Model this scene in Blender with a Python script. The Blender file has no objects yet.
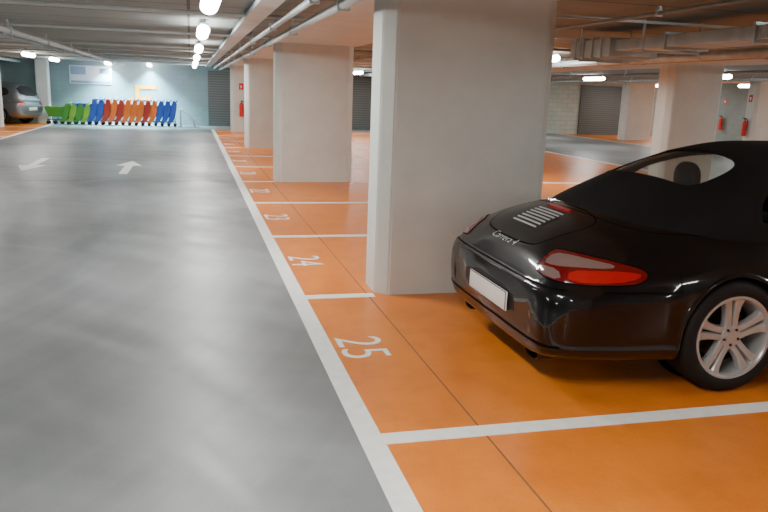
import bpy, bmesh, math, random
from mathutils import Vector, Matrix
from mathutils.bvhtree import BVHTree
random.seed(4)
C = bpy.context.scene.collection
H = 1.6

# ------------------------------------------------------------------ materials
def new_mat(name):
    m = bpy.data.materials.new(name); m.use_nodes = True
    nt = m.node_tree; b = nt.nodes["Principled BSDF"]
    return m, nt, b
def simple(name, col, rough=0.5, metal=0.0, coat=0.0, emis=None, es=0.0, noise=0.0, nscale=8.0, bump=0.0, spec=0.5):
    m, nt, b = new_mat(name)
    b.inputs['Roughness'].default_value = rough
    b.inputs['Metallic'].default_value = metal
    b.inputs['Coat Weight'].default_value = coat
    b.inputs['Coat Roughness'].default_value = 0.03
    b.inputs['Specular IOR Level'].default_value = spec
    tc = nt.nodes.new('ShaderNodeTexCoord'); n = nt.nodes.new('ShaderNodeTexNoise')
    n.inputs['Scale'].default_value = nscale; n.inputs['Detail'].default_value = 5
    nt.links.new(tc.outputs['Object'], n.inputs['Vector'])
    r = nt.nodes.new('ShaderNodeValToRGB')
    k = noise
    r.color_ramp.elements[0].position = .3; r.color_ramp.elements[1].position = .7
    r.color_ramp.elements[0].color = tuple(max(0, v*(1-k)) for v in col)+(1,)
    r.color_ramp.elements[1].color = tuple(min(1, v*(1+k)) for v in col)+(1,)
    nt.links.new(n.outputs['Fac'], r.inputs['Fac'])
    nt.links.new(r.outputs['Color'], b.inputs['Base Color'])
    if bump > 0:
        bp = nt.nodes.new('ShaderNodeBump'); bp.inputs['Strength'].default_value = bump
        bp.inputs['Distance'].default_value = .01
        nt.links.new(n.outputs['Fac'], bp.inputs['Height']); nt.links.new(bp.outputs['Normal'], b.inputs['Normal'])
    if emis:
        b.inputs['Emission Color'].default_value = (*emis, 1)
        b.inputs['Emission Strength'].default_value = es
    return m

def floor_mat(name, dark, light, rlo, rhi, scale=0.6, contrast=(.3, .7), scuff=0.0, dirt=0.0):
    m, nt, b = new_mat(name)
    N = nt.nodes.new; L = nt.links.new
    tc = N('ShaderNodeTexCoord')
    mp = N('ShaderNodeMapping'); mp.inputs['Scale'].default_value = (1.3, .55, 1)
    L(tc.outputs['Object'], mp.inputs['Vector'])
    n1 = N('ShaderNodeTexNoise'); n1.inputs['Scale'].default_value = scale; n1.inputs['Detail'].default_value = 6
    n1.inputs['Roughness'].default_value = .6; n1.inputs['Distortion'].default_value = 1.2
    L(mp.outputs['Vector'], n1.inputs['Vector'])
    n2 = N('ShaderNodeTexNoise'); n2.inputs['Scale'].default_value = 90; n2.inputs['Detail'].default_value = 3
    L(tc.outputs['Object'], n2.inputs['Vector'])
    r = N('ShaderNodeValToRGB')
    r.color_ramp.elements[0].position = contrast[0]; r.color_ramp.elements[1].position = contrast[1]
    r.color_ramp.elements[0].color = (*dark, 1); r.color_ramp.elements[1].color = (*light, 1)
    L(n1.outputs['Fac'], r.inputs['Fac'])
    mx = N('ShaderNodeMix'); mx.data_type = 'RGBA'; mx.blend_type = 'MULTIPLY'
    mx.inputs[0].default_value = .2
    L(r.outputs['Color'], mx.inputs[6])
    L(n2.outputs['Fac'], mx.inputs[7])
    last = mx.outputs[2]
    rough_src = n1.outputs['Fac']
    if scuff > 0:   # curved tyre sweeps: noise stretched along circles
        for ci, (cx, cy, fr, ft) in enumerate(((-6.5, -.5, 3.4, 1.3), (2.2, 8.5, 2.6, 1.6), (-9.5, 9.0, 5.0, 2.2))):
            sub = N('ShaderNodeVectorMath'); sub.operation = 'SUBTRACT'; sub.inputs[1].default_value = (cx, cy, 0)
            L(tc.outputs['Object'], sub.inputs[0])
            ln = N('ShaderNodeVectorMath'); ln.operation = 'LENGTH'; L(sub.outputs[0], ln.inputs[0])
            sx = N('ShaderNodeSeparateXYZ'); L(sub.outputs[0], sx.inputs[0])
            at = N('ShaderNodeMath'); at.operation = 'ARCTAN2'; L(sx.outputs['Y'], at.inputs[0]); L(sx.outputs['X'], at.inputs[1])
            m1 = N('ShaderNodeMath'); m1.operation = 'MULTIPLY'; m1.inputs[1].default_value = fr; L(ln.outputs['Value'], m1.inputs[0])
            m2 = N('ShaderNodeMath'); m2.operation = 'MULTIPLY'; m2.inputs[1].default_value = ft; L(at.outputs[0], m2.inputs[0])
            cb = N('ShaderNodeCombineXYZ'); L(m1.outputs[0], cb.inputs[0]); L(m2.outputs[0], cb.inputs[1]); cb.inputs[2].default_value = ci*7.3
            nn = N('ShaderNodeTexNoise'); nn.inputs['Scale'].default_value = 1.0; nn.inputs['Detail'].default_value = 3; nn.inputs['Roughness'].default_value = .5
            L(cb.outputs[0], nn.inputs['Vector'])
            mr2 = N('ShaderNodeMapRange'); mr2.inputs['From Min'].default_value = .35; mr2.inputs['From Max'].default_value = .65
            mr2.inputs['To Min'].default_value = 1-scuff; mr2.inputs['To Max'].default_value = 1+scuff*.8
            L(nn.outputs['Fac'], mr2.inputs['Value'])
            mx2 = N('ShaderNodeMix'); mx2.data_type = 'RGBA'; mx2.blend_type = 'MULTIPLY'; mx2.inputs[0].default_value = 1
            L(last, mx2.inputs[6]); L(mr2.outputs['Result'], mx2.inputs[7]); last = mx2.outputs[2]
            if ci == 0: rough_src = nn.outputs['Fac']
    if dirt > 0:
        n3 = N('ShaderNodeTexNoise'); n3.inputs['Scale'].default_value = 3.5; n3.inputs['Detail'].default_value = 9; n3.inputs['Roughness'].default_value = .7
        L(tc.outputs['Object'], n3.inputs['Vector'])
        mr3 = N('ShaderNodeMapRange'); mr3.inputs['From Min'].default_value = .3; mr3.inputs['From Max'].default_value = .55; mr3.inputs['To Min'].default_value = 1-dirt; mr3.inputs['To Max'].default_value = 1
        L(n3.outputs['Fac'], mr3.inputs['Value'])
        mx3 = N('ShaderNodeMix'); mx3.data_type = 'RGBA'; mx3.blend_type = 'MULTIPLY'; mx3.inputs[0].default_value = 1
        L(last, mx3.inputs[6]); L(mr3.outputs['Result'], mx3.inputs[7]); last = mx3.outputs[2]
    L(last, b.inputs['Base Color'])
    mr = N('ShaderNodeMapRange'); mr.inputs['To Min'].default_value = rlo; mr.inputs['To Max'].default_value = rhi
    mr.inputs['From Min'].default_value = .3; mr.inputs['From Max'].default_value = .7
    L(rough_src, mr.inputs['Value']); L(mr.outputs['Result'], b.inputs['Roughness'])
    bp = N('ShaderNodeBump'); bp.inputs['Strength'].default_value = .08; bp.inputs['Distance'].default_value = .004
    L(n2.outputs['Fac'], bp.inputs['Height']); L(bp.outputs['Normal'], b.inputs['Normal'])
    return m

def wall_mat(name, a, bcol, mortar, bw=.5, bh=.2, msize=.006, rough=.8, nscale=3, bumpd=.3):
    m, nt, b = new_mat(name); N = nt.nodes.new; L = nt.links.new
    tc = N('ShaderNodeTexCoord'); sx = N('ShaderNodeSeparateXYZ'); cx = N('ShaderNodeCombineXYZ')
    L(tc.outputs['Object'], sx.inputs[0])
    ad = N('ShaderNodeMath'); L(sx.outputs['X'], ad.inputs[0]); L(sx.outputs['Y'], ad.inputs[1])
    L(ad.outputs[0], cx.inputs[0]); L(sx.outputs['Z'], cx.inputs[1])
    br = N('ShaderNodeTexBrick'); br.inputs['Color1'].default_value = (*a, 1); br.inputs['Color2'].default_value = (*bcol, 1)
    br.inputs['Mortar'].default_value = (*mortar, 1); br.inputs['Scale'].default_value = 1
    br.inputs['Brick Width'].default_value = bw; br.inputs['Row Height'].default_value = bh; br.inputs['Mortar Size'].default_value = msize
    L(cx.outputs[0], br.inputs['Vector'])
    n = N('ShaderNodeTexNoise'); n.inputs['Scale'].default_value = nscale; n.inputs['Detail'].default_value = 7; n.inputs['Roughness'].default_value = .6
    L(tc.outputs['Object'], n.inputs['Vector'])
    mr = N('ShaderNodeMapRange'); mr.inputs['From Min'].default_value = .3; mr.inputs['From Max'].default_value = .7; mr.inputs['To Min'].default_value = .93; mr.inputs['To Max'].default_value = 1.06
    L(n.outputs['Fac'], mr.inputs['Value'])
    mx = N('ShaderNodeMix'); mx.data_type = 'RGBA'; mx.blend_type = 'MULTIPLY'; mx.inputs[0].default_value = 1
    L(br.outputs['Color'], mx.inputs[6]); L(mr.outputs['Result'], mx.inputs[7]); L(mx.outputs[2], b.inputs['Base Color'])
    b.inputs['Roughness'].default_value = rough
    bp = N('ShaderNodeBump'); bp.inputs['Strength'].default_value = bumpd; bp.inputs['Distance'].default_value = .005; bp.invert = True
    L(br.outputs['Fac'], bp.inputs['Height']); L(bp.outputs['Normal'], b.inputs['Normal'])
    return m

def ceil_mat():
    m, nt, b = new_mat('ceiling_concrete'); N = nt.nodes.new; L = nt.links.new
    tc = N('ShaderNodeTexCoord')
    br = N('ShaderNodeTexBrick'); br.offset = 0
    br.inputs['Color1'].default_value = (.33, .38, .375, 1); br.inputs['Color2'].default_value = (.285, .33, .325, 1)
    br.inputs['Mortar'].default_value = (.12, .135, .13, 1); br.inputs['Scale'].default_value = 1
    br.inputs['Brick Width'].default_value = 7.5; br.inputs['Row Height'].default_value = 1.2; br.inputs['Mortar Size'].default_value = .018
    L(tc.outputs['Object'], br.inputs['Vector'])
    n = N('ShaderNodeTexNoise'); n.inputs['Scale'].default_value = 1.4; n.inputs['Detail'].default_value = 8
    L(tc.outputs['Object'], n.inputs['Vector'])
    mr = N('ShaderNodeMapRange'); mr.inputs['To Min'].default_value = .75; mr.inputs['To Max'].default_value = 1.2
    L(n.outputs['Fac'], mr.inputs['Value'])
    mx = N('ShaderNodeMix'); mx.data_type = 'RGBA'; mx.blend_type = 'MULTIPLY'; mx.inputs[0].default_value = 1
    L(br.outputs['Color'], mx.inputs[6]); L(mr.outputs['Result'], mx.inputs[7]); L(mx.outputs[2], b.inputs['Base Color'])
    b.inputs['Roughness'].default_value = .85
    return m

def shutter_mat():
    m, nt, b = new_mat('shutter_metal'); N = nt.nodes.new; L = nt.links.new
    tc = N('ShaderNodeTexCoord'); w = N('ShaderNodeTexWave'); w.wave_type = 'BANDS'; w.bands_direction = 'Z'
    w.inputs['Scale'].default_value = 3.2
    L(tc.outputs['Object'], w.inputs['Vector'])
    r = N('ShaderNodeValToRGB'); r.color_ramp.elements[0].color = (.09, .1, .1, 1); r.color_ramp.elements[1].color = (.15, .165, .16, 1)
    L(w.outputs['Fac'], r.inputs['Fac']); L(r.outputs['Color'], b.inputs['Base Color'])
    bp = N('ShaderNodeBump'); bp.inputs['Distance'].default_value = .01; bp.inputs['Strength'].default_value = .3; L(w.outputs['Fac'], bp.inputs['Height']); L(bp.outputs['Normal'], b.inputs['Normal'])
    b.inputs['Roughness'].default_value = .5; b.inputs['Metallic'].default_value = .3
    return m

def glass_mat(name, tint, gloss=.12, light_haze=0.0):
    m = bpy.data.materials.new(name); m.use_nodes = True; nt = m.node_tree; nt.nodes.clear()
    N = nt.nodes.new; L = nt.links.new
    o = N('ShaderNodeOutputMaterial'); mx = N('ShaderNodeMixShader'); t = N('ShaderNodeBsdfTransparent'); g = N('ShaderNodeBsdfGlossy')
    t.inputs['Color'].default_value = (*tint, 1); g.inputs['Roughness'].default_value = .04
    lw = N('ShaderNodeLayerWeight'); lw.inputs['Blend'].default_value = gloss
    src = t.outputs[0]
    if light_haze > 0:
        d = N('ShaderNodeBsdfDiffuse'); d.inputs['Color'].default_value = (.45, .45, .44, 1)
        m2 = N('ShaderNodeMixShader'); m2.inputs[0].default_value = light_haze; L(t.outputs[0], m2.inputs[1]); L(d.outputs[0], m2.inputs[2]); src = m2.outputs[0]
    L(lw.outputs['Fresnel'], mx.inputs[0]); L(src, mx.inputs[1]); L(g.outputs[0], mx.inputs[2]); L(mx.outputs[0], o.inputs[0])
    return m

M = {}
M['grey'] = floor_mat('grey_epoxy_floor', (.185, .20, .21), (.275, .29, .297), .33, .50, 0.5, scuff=.10)
M['orange'] = floor_mat('orange_epoxy_floor', (.79, .205, .018), (.90, .27, .03), .28, .42, 1.2, dirt=.16)
M['line'] = simple('white_line_paint', (.85, .86, .82), .45, noise=.06, nscale=14)
M['joint'] = simple('dark_joint_sealant', (.16, .09, .06), .7)
M['joint2'] = simple('grey_joint_sealant', (.2, .21, .215), .7)
M['pillar'] = wall_mat('painted_concrete_pillar', (.65, .685, .66), (.64, .675, .65), (.57, .60, .575), 3.0, 6.0, .004, .6, 2.4, .15)
M['wall'] = wall_mat('grey_blockwork', (.20, .28, .29), (.19, .265, .275), (.17, .23, .24), .5, .2, .006)
M['walll'] = wall_mat('pale_blockwork', (.50, .57, .52), (.46, .53, .48), (.36, .41, .38), .5, .2, .012)
M['ceil'] = ceil_mat()
M['shutter'] = shutter_mat()
M['galv'] = simple('galvanised_steel', (.50, .60, .63), .36, .3, noise=.15, nscale=5)
M['pipe'] = simple('painted_pipe', (.27, .32, .33), .45, .05, noise=.1)
M['pipew'] = simple('pale_pipe', (.48, .53, .53), .4, .05, noise=.05)
M['white'] = simple('white_plastic', (.8, .8, .8), .4)
M['tube'] = simple('lit_diffuser', (1, 1, 1), .4, emis=(1, .98, .93), es=34)
M['red'] = simple('red_paint', (.6, .02, .015), .3, coat=.5)
M['black'] = simple('black_plastic', (.015, .015, .015), .5, spec=.3)
M['paint'] = simple('black_car_paint', (.003, .003, .004), .3, 0, .75, spec=.1)
M['silverp'] = simple('silver_car_paint', (.20, .21, .22), .3, .6, .8)
M['seam'] = simple('panel_gap', (.001, .001, .001), .9, spec=.1)
M['fabric'] = simple('black_canvas', (.006, .006, .0065), .8, noise=.2, nscale=200, bump=.1, spec=.25)
M['rubber'] = simple('tyre_rubber', (.008, .008, .008), .7, noise=.1, spec=.3)
M['alloy'] = simple('silver_alloy', (.44, .46, .465), .3, .4, noise=.02)
M['slat'] = simple('slat_glint_silver', (.62, .63, .63), .35, .3)  # pale grey paints lamp reflections into the slats; also the silver badge
M['disc'] = simple('brake_disc_steel', (.06, .057, .055), .4, .8)
M['tail'] = simple('red_lamp_lens', (.14, .002, .004), .12, coat=.8)
M['tailb'] = simple('bright_red_lamp_lens', (.42, .007, .009), .12, coat=.8)
M['tailw'] = simple('smoked_lamp_lens', (.20, .13, .12), .1, coat=.8)
M['clear'] = simple('clear_lamp_lens', (.6, .62, .64), .1, .3, 1.0)
M['plate'] = simple('plate_white', (.85, .85, .83), .4)
M['glass'] = glass_mat('clear_glass', (.85, .88, .86), .08)
M['glassr'] = glass_mat('light_hazed_rear_window', (.62, .64, .63), .14, .08)  # milky plastic; its grey haze also paints in pale light showing through
M['leather'] = simple('dark_leather', (.012, .011, .010), .5)
M['signw'] = simple('sign_white', (.6, .68, .75), .4)
M['signb'] = simple('sign_blue', (.2, .28, .38), .4)
M['signo'] = simple('sign_orange_yellow', (1.0, .36, .005), .4, emis=(1, .34, .005), es=.35)  # faint glow put into the sign colour; it is no lamp
M['well'] = simple('wheel_well_liner', (.004, .004, .004), .9, spec=.1)

# ------------------------------------------------------------------ helpers
def add(name, me, mat=None, parent=None, label=None, cat=None, group=None, kind=None, loc=None):
    o = bpy.data.objects.new(name, me); C.objects.link(o)
    if me is not None and mat is not None:
        me.materials.clear(); me.materials.append(mat)
    if parent: o.parent = parent
    if label: o["label"] = label
    if cat: o["category"] = cat
    if group: o["group"] = group
    if kind: o["kind"] = kind
    if loc: o.location = loc
    return o
def smooth(me, ang=None):
    for p in me.polygons: p.use_smooth = True
    if ang is not None:
        try: me.set_sharp_from_angle(angle=math.radians(ang))
        except Exception: pass
def bm_mesh(bm, name='m', sm=None):
    bmesh.ops.recalc_face_normals(bm, faces=bm.faces)
    me = bpy.data.meshes.new(name); bm.to_mesh(me); bm.free()
    if sm is not None: smooth(me, sm)
    return me
def bm_box(bm, x0, x1, y0, y1, z0, z1, bev=0, seg=2):
    r = bmesh.ops.create_cube(bm, size=1)
    vs = r['verts']
    for v in vs:
        v.co = Vector(((x0+x1)/2+v.co.x*(x1-x0), (y0+y1)/2+v.co.y*(y1-y0), (z0+z1)/2+v.co.z*(z1-z0)))
    if bev > 0:
        es = set(e for v in vs for e in v.link_edges)
        bmesh.ops.bevel(bm, geom=list(es), offset=bev, segments=seg, affect='EDGES', profile=.5)
def box_me(x0, x1, y0, y1, z0, z1, bev=0, seg=2):
    bm = bmesh.new(); bm_box(bm, x0, x1, y0, y1, z0, z1, bev, seg)
    return bm_mesh(bm, sm=40 if bev else None)
def bm_cyl(bm, p0, p1, r, r2=None, seg=16, cap=True):
    p0 = Vector(p0); p1 = Vector(p1); d = p1-p0
    rot = d.to_track_quat('Z', 'Y').to_matrix().to_4x4()
    mt = Matrix.Translation((p0+p1)/2) @ rot
    bmesh.ops.create_cone(bm, cap_ends=cap, segments=seg, radius1=r, radius2=r if r2 is None else r2, depth=d.length, matrix=mt)
def tube_bm(bm, pts, r, seg=10):
    pts = [Vector(p) for p in pts]
    rings = []
    up = Vector((0, 0, 1))
    for i, p in enumerate(pts):
        if i == 0: t = pts[1]-pts[0]
        elif i == len(pts)-1: t = pts[-1]-pts[-2]
        else: t = (pts[i+1]-p).normalized()+(p-pts[i-1]).normalized()
        t.normalize()
        a = t.cross(up)
        if a.length < .1: a = t.cross(Vector((0, 1, 0)))
        a.normalize(); b = t.cross(a)
        rings.append([bm.verts.new(p+a*r*math.cos(2*math.pi*k/seg)+b*r*math.sin(2*math.pi*k/seg)) for k in range(seg)])
    for i in range(len(rings)-1):
        for k in range(seg):
            bm.faces.new([rings[i][k], rings[i][(k+1) % seg], rings[i+1][(k+1) % seg], rings[i+1][k]])
    bm.faces.new(rings[0]); bm.faces.new(rings[-1][::-1])
def prism_bm(bm, outline, f0, f1):
    a = [bm.verts.new(f0(p)) for p in outline]; b = [bm.verts.new(f1(p)) for p in outline]
    n = len(a)
    bm.faces.new(a[::-1]); bm.faces.new(b)
    for i in range(n): bm.faces.new([a[i], a[(i+1) % n], b[(i+1) % n], b[i]])
def lathe_bm(bm, prof, seg=48, axis='Y', closed=False):
    rings = []
    for k in range(seg):
        t = 2*math.pi*k/seg
        rings.append([bm.verts.new((r*math.cos(t), h, r*math.sin(t))) for r, h in prof])
    m = len(prof)
    for k in range(seg):
        a = rings[k]; b = rings[(k+1) % seg]
        for i in range(m if closed else m-1):
            j = (i+1) % m
            bm.faces.new([a[i], a[j], b[j], b[i]])
def pchip(tab, x):
    n = len(tab)
    if x <= tab[0][0]: return tab[0][1]
    if x >= tab[-1][0]: return tab[-1][1]
    i = 0
    while tab[i+1][0] < x: i += 1
    def sl(j): return (tab[j+1][1]-tab[j][1])/(tab[j+1][0]-tab[j][0])
    def dv(j):
        if j == 0: return sl(0)
        if j == n-1: return sl(n-2)
        a, b = sl(j-1), sl(j)
        if a*b <= 0: return 0
        h0 = tab[j][0]-tab[j-1][0]; h1 = tab[j+1][0]-tab[j][0]
        w1 = 2*h1+h0; w2 = h1+2*h0
        return (w1+w2)/(w1/a+w2/b)
    h = tab[i+1][0]-tab[i][0]; t = (x-tab[i][0])/h
    y0, y1 = tab[i][1], tab[i+1][1]; d0, d1 = dv(i)*h, dv(i+1)*h
    return (2*t**3-3*t*t+1)*y0+(t**3-2*t*t+t)*d0+(-2*t**3+3*t*t)*y1+(t**3-t*t)*d1
def sp(v, e): return math.copysign(abs(v)**e, v)
def apply_mods(o):
    bpy.context.view_layer.update()
    dg = bpy.context.evaluated_depsgraph_get(); dg.update()
    me = bpy.data.meshes.new_from_object(o.evaluated_get(dg), depsgraph=dg)
    o.modifiers.clear(); o.data = me
def boolean(o, cutters, op='DIFFERENCE'):
    for c in cutters:
        md = o.modifiers.new('b', 'BOOLEAN'); md.operation = op; md.object = c; md.solver = 'EXACT'
    apply_mods(o)
def kill(objs):
    for o in objs: bpy.data.objects.remove(o, do_unlink=True)

# ------------------------------------------------------------------ shell
X0, X1, Y0, Y1 = -10.3, 21.6, -5.0, 31.5
CEI = 2.42
def slab(name, mat, x0, x1, y0, y1, z0, z1, **k):
    return add(name, box_me(x0, x1, y0, y1, z0, z1), mat, kind='structure', **k)
slab('floor', M['grey'], -5.0, .80, Y0, Y1, -.2, 0)
slab('floor', M['orange'], .80, 10.5, Y0, 28.9, -.2, 0)
slab('floor', M['grey'], .80, 10.5, 28.9, Y1, -.2, 0)
slab('floor', M['grey'], 10.5, 16.3, Y0, Y1, -.2, 0)
slab('floor', M['orange'], 16.3, X1, Y0, Y1, -.2, 0)
slab('floor', M['orange'], X0, -5.0, Y0, Y1, -.2, 0)
slab('ceiling', M['ceil'], X0-.2, X1+.2, Y0-.2, Y1+.2, CEI, CEI+.2)
slab('wall_far', M['wall'], X0-.2, 12.5, Y1, Y1+.2, -.2, CEI)
slab('wall_far', M['walll'], 12.5, X1+.2, Y1, Y1+.2, -.2, CEI)
slab('wall_near', M['wall'], X0-.2, X1+.2, Y0-.2, Y0, -.2, CEI)
slab('wall_left', M['wall'], X0-.2, X0, Y0, Y1, -.2, CEI)
slab('wall_right', M['wall'], X1, X1+.2, Y0, Y1, -.2, CEI)
for (a, b) in ((1.42, 2.80), (9.05, 10.35), (17.4, 18.75)):
    slab('trim_1', M['pillar'], a, b, Y0, Y1, 2.345, CEI)
for i, (a, b, t) in enumerate(((.78, 3.2, 2.1), (4.6, 8.6, 2.15), (17.45, 19.9, 2.15))):
    bm = bmesh.new(); bm_box(bm, a, b, Y1-.05, Y1-.005, 0, t)
    bm_box(bm, a-.08, a, Y1-.08, Y1-.005, 0, t+.08); bm_box(bm, b, b+.08, Y1-.08, Y1-.005, 0, t+.08); bm_box(bm, a, b, Y1-.08, Y1-.005, t, t+.08)
    add('door_%d' % (i+1), bm_mesh(bm), M['shutter'], kind='structure')

def pillar_me(w, d, h, ch):
    o = [(-w/2+ch, -d/2), (w/2-ch, -d/2), (w/2, -d/2+ch), (w/2, d/2-ch), (w/2-ch, d/2), (-w/2+ch, d/2), (-w/2, d/2-ch), (-w/2, -d/2+ch)]
    bm = bmesh.new(); prism_bm(bm, o, lambda p: (p[0], p[1], 0), lambda p: (p[0], p[1], h))
    bmesh.ops.bevel(bm, geom=[e for e in bm.edges if abs(e.verts[0].co.z-e.verts[1].co.z) > .5], offset=.012, segments=2, affect='EDGES')
    return bm_mesh(bm, sm=25)
pm0 = pillar_me(1.43, .5, 2.345, .095); pm = pillar_me(1.36, .5, 2.345, .095); pm2 = pillar_me(1.25, .5, 2.345, .095)
PY = [5.57+7.38*k for k in range(-1, 4)]
for i, y in enumerate(PY):
    add('pillar', pm0 if i == 1 else pm, M['pillar'], label='broad pale painted concrete pillar with chamfered corners between parking bays', cat='pillar', group='concrete pillars', loc=(2.135 if i == 1 else 2.09, y+.25, 0))
for y in (PY[0], PY[1], PY[2], PY[4]):
    add('pillar', pm2, M['pillar'], label='broad pale painted concrete pillar beside the second driving lane', cat='pillar', group='concrete pillars', loc=(9.68, y+.25, 0))
for y in PY:
    add('pillar', pm, M['pillar'], label='broad pale painted concrete pillar across the second driving lane', cat='pillar', group='concrete pillars', loc=(18.08, y+.25, 0))
add('pillar', pillar_me(1.36, .5, CEI, .095), M['pillar'], label='pale concrete pillar beside the silver parked car', cat='pillar', group='concrete pillars', loc=(-6.86, 27.95, 0))
add('pillar', pillar_me(.45, .4, CEI, .03), M['pillar'], label='narrow pale concrete pillar close to the end wall', cat='pillar', group='concrete pillars', loc=(-5.38, 31.0, 0))

# ------------------------------------------------------------------ floor markings
BY = [3.11+2.47*i for i in range(-3, 11)]
def mark(name, x0, x1, y0, y1, label, mat=None, grp=None, z=.003):
    return add(name, box_me(x0, x1, y0, y1, .0002, z), mat or M['line'], label=label, cat='floor marking', group=grp)
mark('lane_line', .735, .85, Y0+.1, 28.9, 'long white painted line between grey lane and orange bays')
mark('lane_line', -5.05, -4.93, Y0+.1, Y1-1.2, 'long white painted line along the opposite orange bays')
mark('lane_line', 10.42, 10.54, Y0+.1, 28.9, 'white painted line edging the second grey lane')
mark('lane_line', 16.24, 16.36, Y0+.1, Y1-.1, 'white painted line on the far edge of second lane')
w = .055
for i, y in enumerate(BY):
    ispil = any(abs(y-p) < .35 for p in PY)
    segs = [(.85, 1.40), (2.86, 5.62), (5.73, 9.04)] if ispil else [(.85, 5.62), (5.73, 10.42)]
    for j, (a, b) in enumerate(segs):
        if j == len(segs)-1 and not ispil: continue
        mark('bay_line', a, b, y-w, y+w, 'white painted line dividing two orange parking bays', grp='bay dividing lines')
    if i > 4:
        mark('bay_line', -9.9, -5.05, y-w, y+w, 'white painted line dividing orange bays along the wall', grp='bay dividing lines')
        if not ispil:
            mark('bay_line', 16.36, 21.4, y-w, y+w, 'white painted line dividing orange bays along the wall', grp='bay dividing lines')
mark('expansion_joint', 1.347, 1.355, Y0+.1, 28, 'thin dark joint line across the orange floor', M['joint'], z=.0015)
for y in (13.0, 20.4):
    mark('expansion_joint', -4.9, .73, y-.003, y+.003, 'thin faint joint line across the grey lane', M['joint2'], z=.0015)
for k, n in enumerate(['25', '24', '23', '22', '21', '20', '19', '18', '17']):
    cu = bpy.data.curves.new('t', 'FONT'); cu.body = n; cu.size = .44; cu.extrude = .001; cu.align_x = 'CENTER'; cu.offset = -.003
    to = bpy.data.objects.new('t', cu); C.objects.link(to)
    dg = bpy.context.evaluated_depsgraph_get(); dg.update()
    me = bpy.data.meshes.new_from_object(to.evaluated_get(dg)); bpy.data.objects.remove(to, do_unlink=True)
    o = add('bay_number', me, M['line'], label='white painted parking bay number %s on the orange floor' % n, cat='floor marking')
    o.rotation_euler = (0, 0, -math.pi/2); o.location = (.885, BY[3]+2.47*k+1.27, .0015)
def arrow(x, y, sgn, label):
    o = [(-.075, -1.2), (.075, -1.2), (.075, .25), (.24, .25), (0, 1.2), (-.24, .25), (-.075, .25)]
    bm = bmesh.new(); prism_bm(bm, o, lambda p: (p[0]*sgn, p[1]*sgn, 0), lambda p: (p[0]*sgn, p[1]*sgn, .003))
    add('lane_arrow', bm_mesh(bm), M['line'], label=label, cat='floor marking', loc=(x, y, .0002))
arrow(-2.95, 15.6, -1, 'white painted arrow on the grey lane, opposing direction')
arrow(-1.2, 15.2, 1, 'white painted straight arrow on the grey driving lane')

# ------------------------------------------------------------------ lamps
hm = bmesh.new(); bm_box(hm, -.05, .05, -.60, .60, .03, .075, .012); hm = bm_mesh(hm, sm=40)
dm = bmesh.new()
dp = [(.001, -.66), (.035, -.652), (.062, -.63), (.078, -.59), (.08, -.54), (.08, .54), (.078, .59), (.062, .63), (.035, .652), (.001, .66)]
lathe_bm(dm, dp, 24)
for v in dm.verts: v.co.z = v.co.z*.8-.01
dm = bm_mesh(dm, sm=60)
rod = bmesh.new(); bm_cyl(rod, (0, 0, .07), (0, 0, CEI-2.30), .006, seg=6); rod = bm_mesh(rod)
LS = [(.18, y) for y in (-3, 1.8, 6.6, 10.6, 15.4, 20.3, 25.2, 29.6)]
LS += [(-4.5, y) for y in (-2, 4, 10.5, 17.3, 24, 28.3)]
LS += [(6.3, y) for y in (-2.5, 3.2, 13.0, 20, 24.6, 28.8)]
LS += [(13.3, y) for y in (-1, 5.5, 11.5, 17.2, 23.3, 28.6)]
LS += [(19.9, y) for y in (10, 17, 23.6, 28.8)]
ADDED_COOL = [(-3.0, 30.75), (-1.5, 30.75)]  # added battens, no such fixtures seen, for the cyan glow on the end wall
for (x, y) in LS+ADDED_COOL:
    f = add('ceiling_light', hm, M['white'], label='lit fluorescent batten light hung below the concrete ceiling', cat='ceiling light', group='fluorescent batten lights', loc=(x, y, 2.30))  # label shared by the real battens and the added cool pair
    add('diffuser', dm, M['tube'], f)
    for q in (-.4, .4): add('hanger_rod', rod, M['galv'], f, loc=(0, q, 0))
    ld = bpy.data.lights.new('lamp', 'AREA'); ld.shape = 'RECTANGLE'; ld.size = .14; ld.size_y = 1.2; ld.energy = 60; ld.color = (1, .985, .94)
    if y > 28 and x < 1: ld.energy = 15
    if (x, y) in ADDED_COOL: ld.color = (.48, .90, 1); ld.energy = 430; ld.spread = math.radians(115)
    lo = bpy.data.objects.new('lamp_light', ld); C.objects.link(lo); lo.parent = f; lo.location = (0, 0, -.085)

# ------------------------------------------------------------------ pipes and ducts
def pipe(name, pts, r, mat, label, grp=None, hang=None):
    bm = bmesh.new(); tube_bm(bm, pts, r, 12)
    o = add(name, bm_mesh(bm, sm=50), mat, label=label, cat='pipe', group=grp)
    for p in (hang or []):
        bm = bmesh.new()
        prof = [(p[0]-.012, CEI), (p[0]-.012, p[2]+r+.01), (p[0]-r-.012, p[2]+r+.01), (p[0]-r-.012, p[2]-r-.01), (p[0]+r+.012, p[2]-r-.01), (p[0]+r+.012, p[2]+r+.01), (p[0]+.012, p[2]+r+.01), (p[0]+.012, CEI)]
        prism_bm(bm, prof, lambda q: (q[0], p[1]-.015, q[1]), lambda q: (q[0], p[1]+.015, q[1]))
        add('pipe_hanger', bm_mesh(bm), M['galv'], o)
    return o
for x, z, r, mt in ((-2.5, 2.27, .045, 'pipew'), (-3.1, 2.33, .03, 'pipe'), (1.18, 2.26, .04, 'pipew'), (.95, 2.29, .03, 'galv'), (4.0, 2.36, .018, 'pipe'), (7.8, 2.27, .03, 'pipe'), (11.2, 2.27, .03, 'pipe'), (15.2, 2.3, .04, 'pipe'), (-6.2, 2.25, .05, 'pipew')):
    pipe('ceiling_pipe', [(x, Y0+.1, z), (x, Y1-.1, z)], r, M[mt], 'long straight service pipe running below the ceiling', 'ceiling pipes', [(x, y, z) for y in range(-3, 31, 3)])
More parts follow.
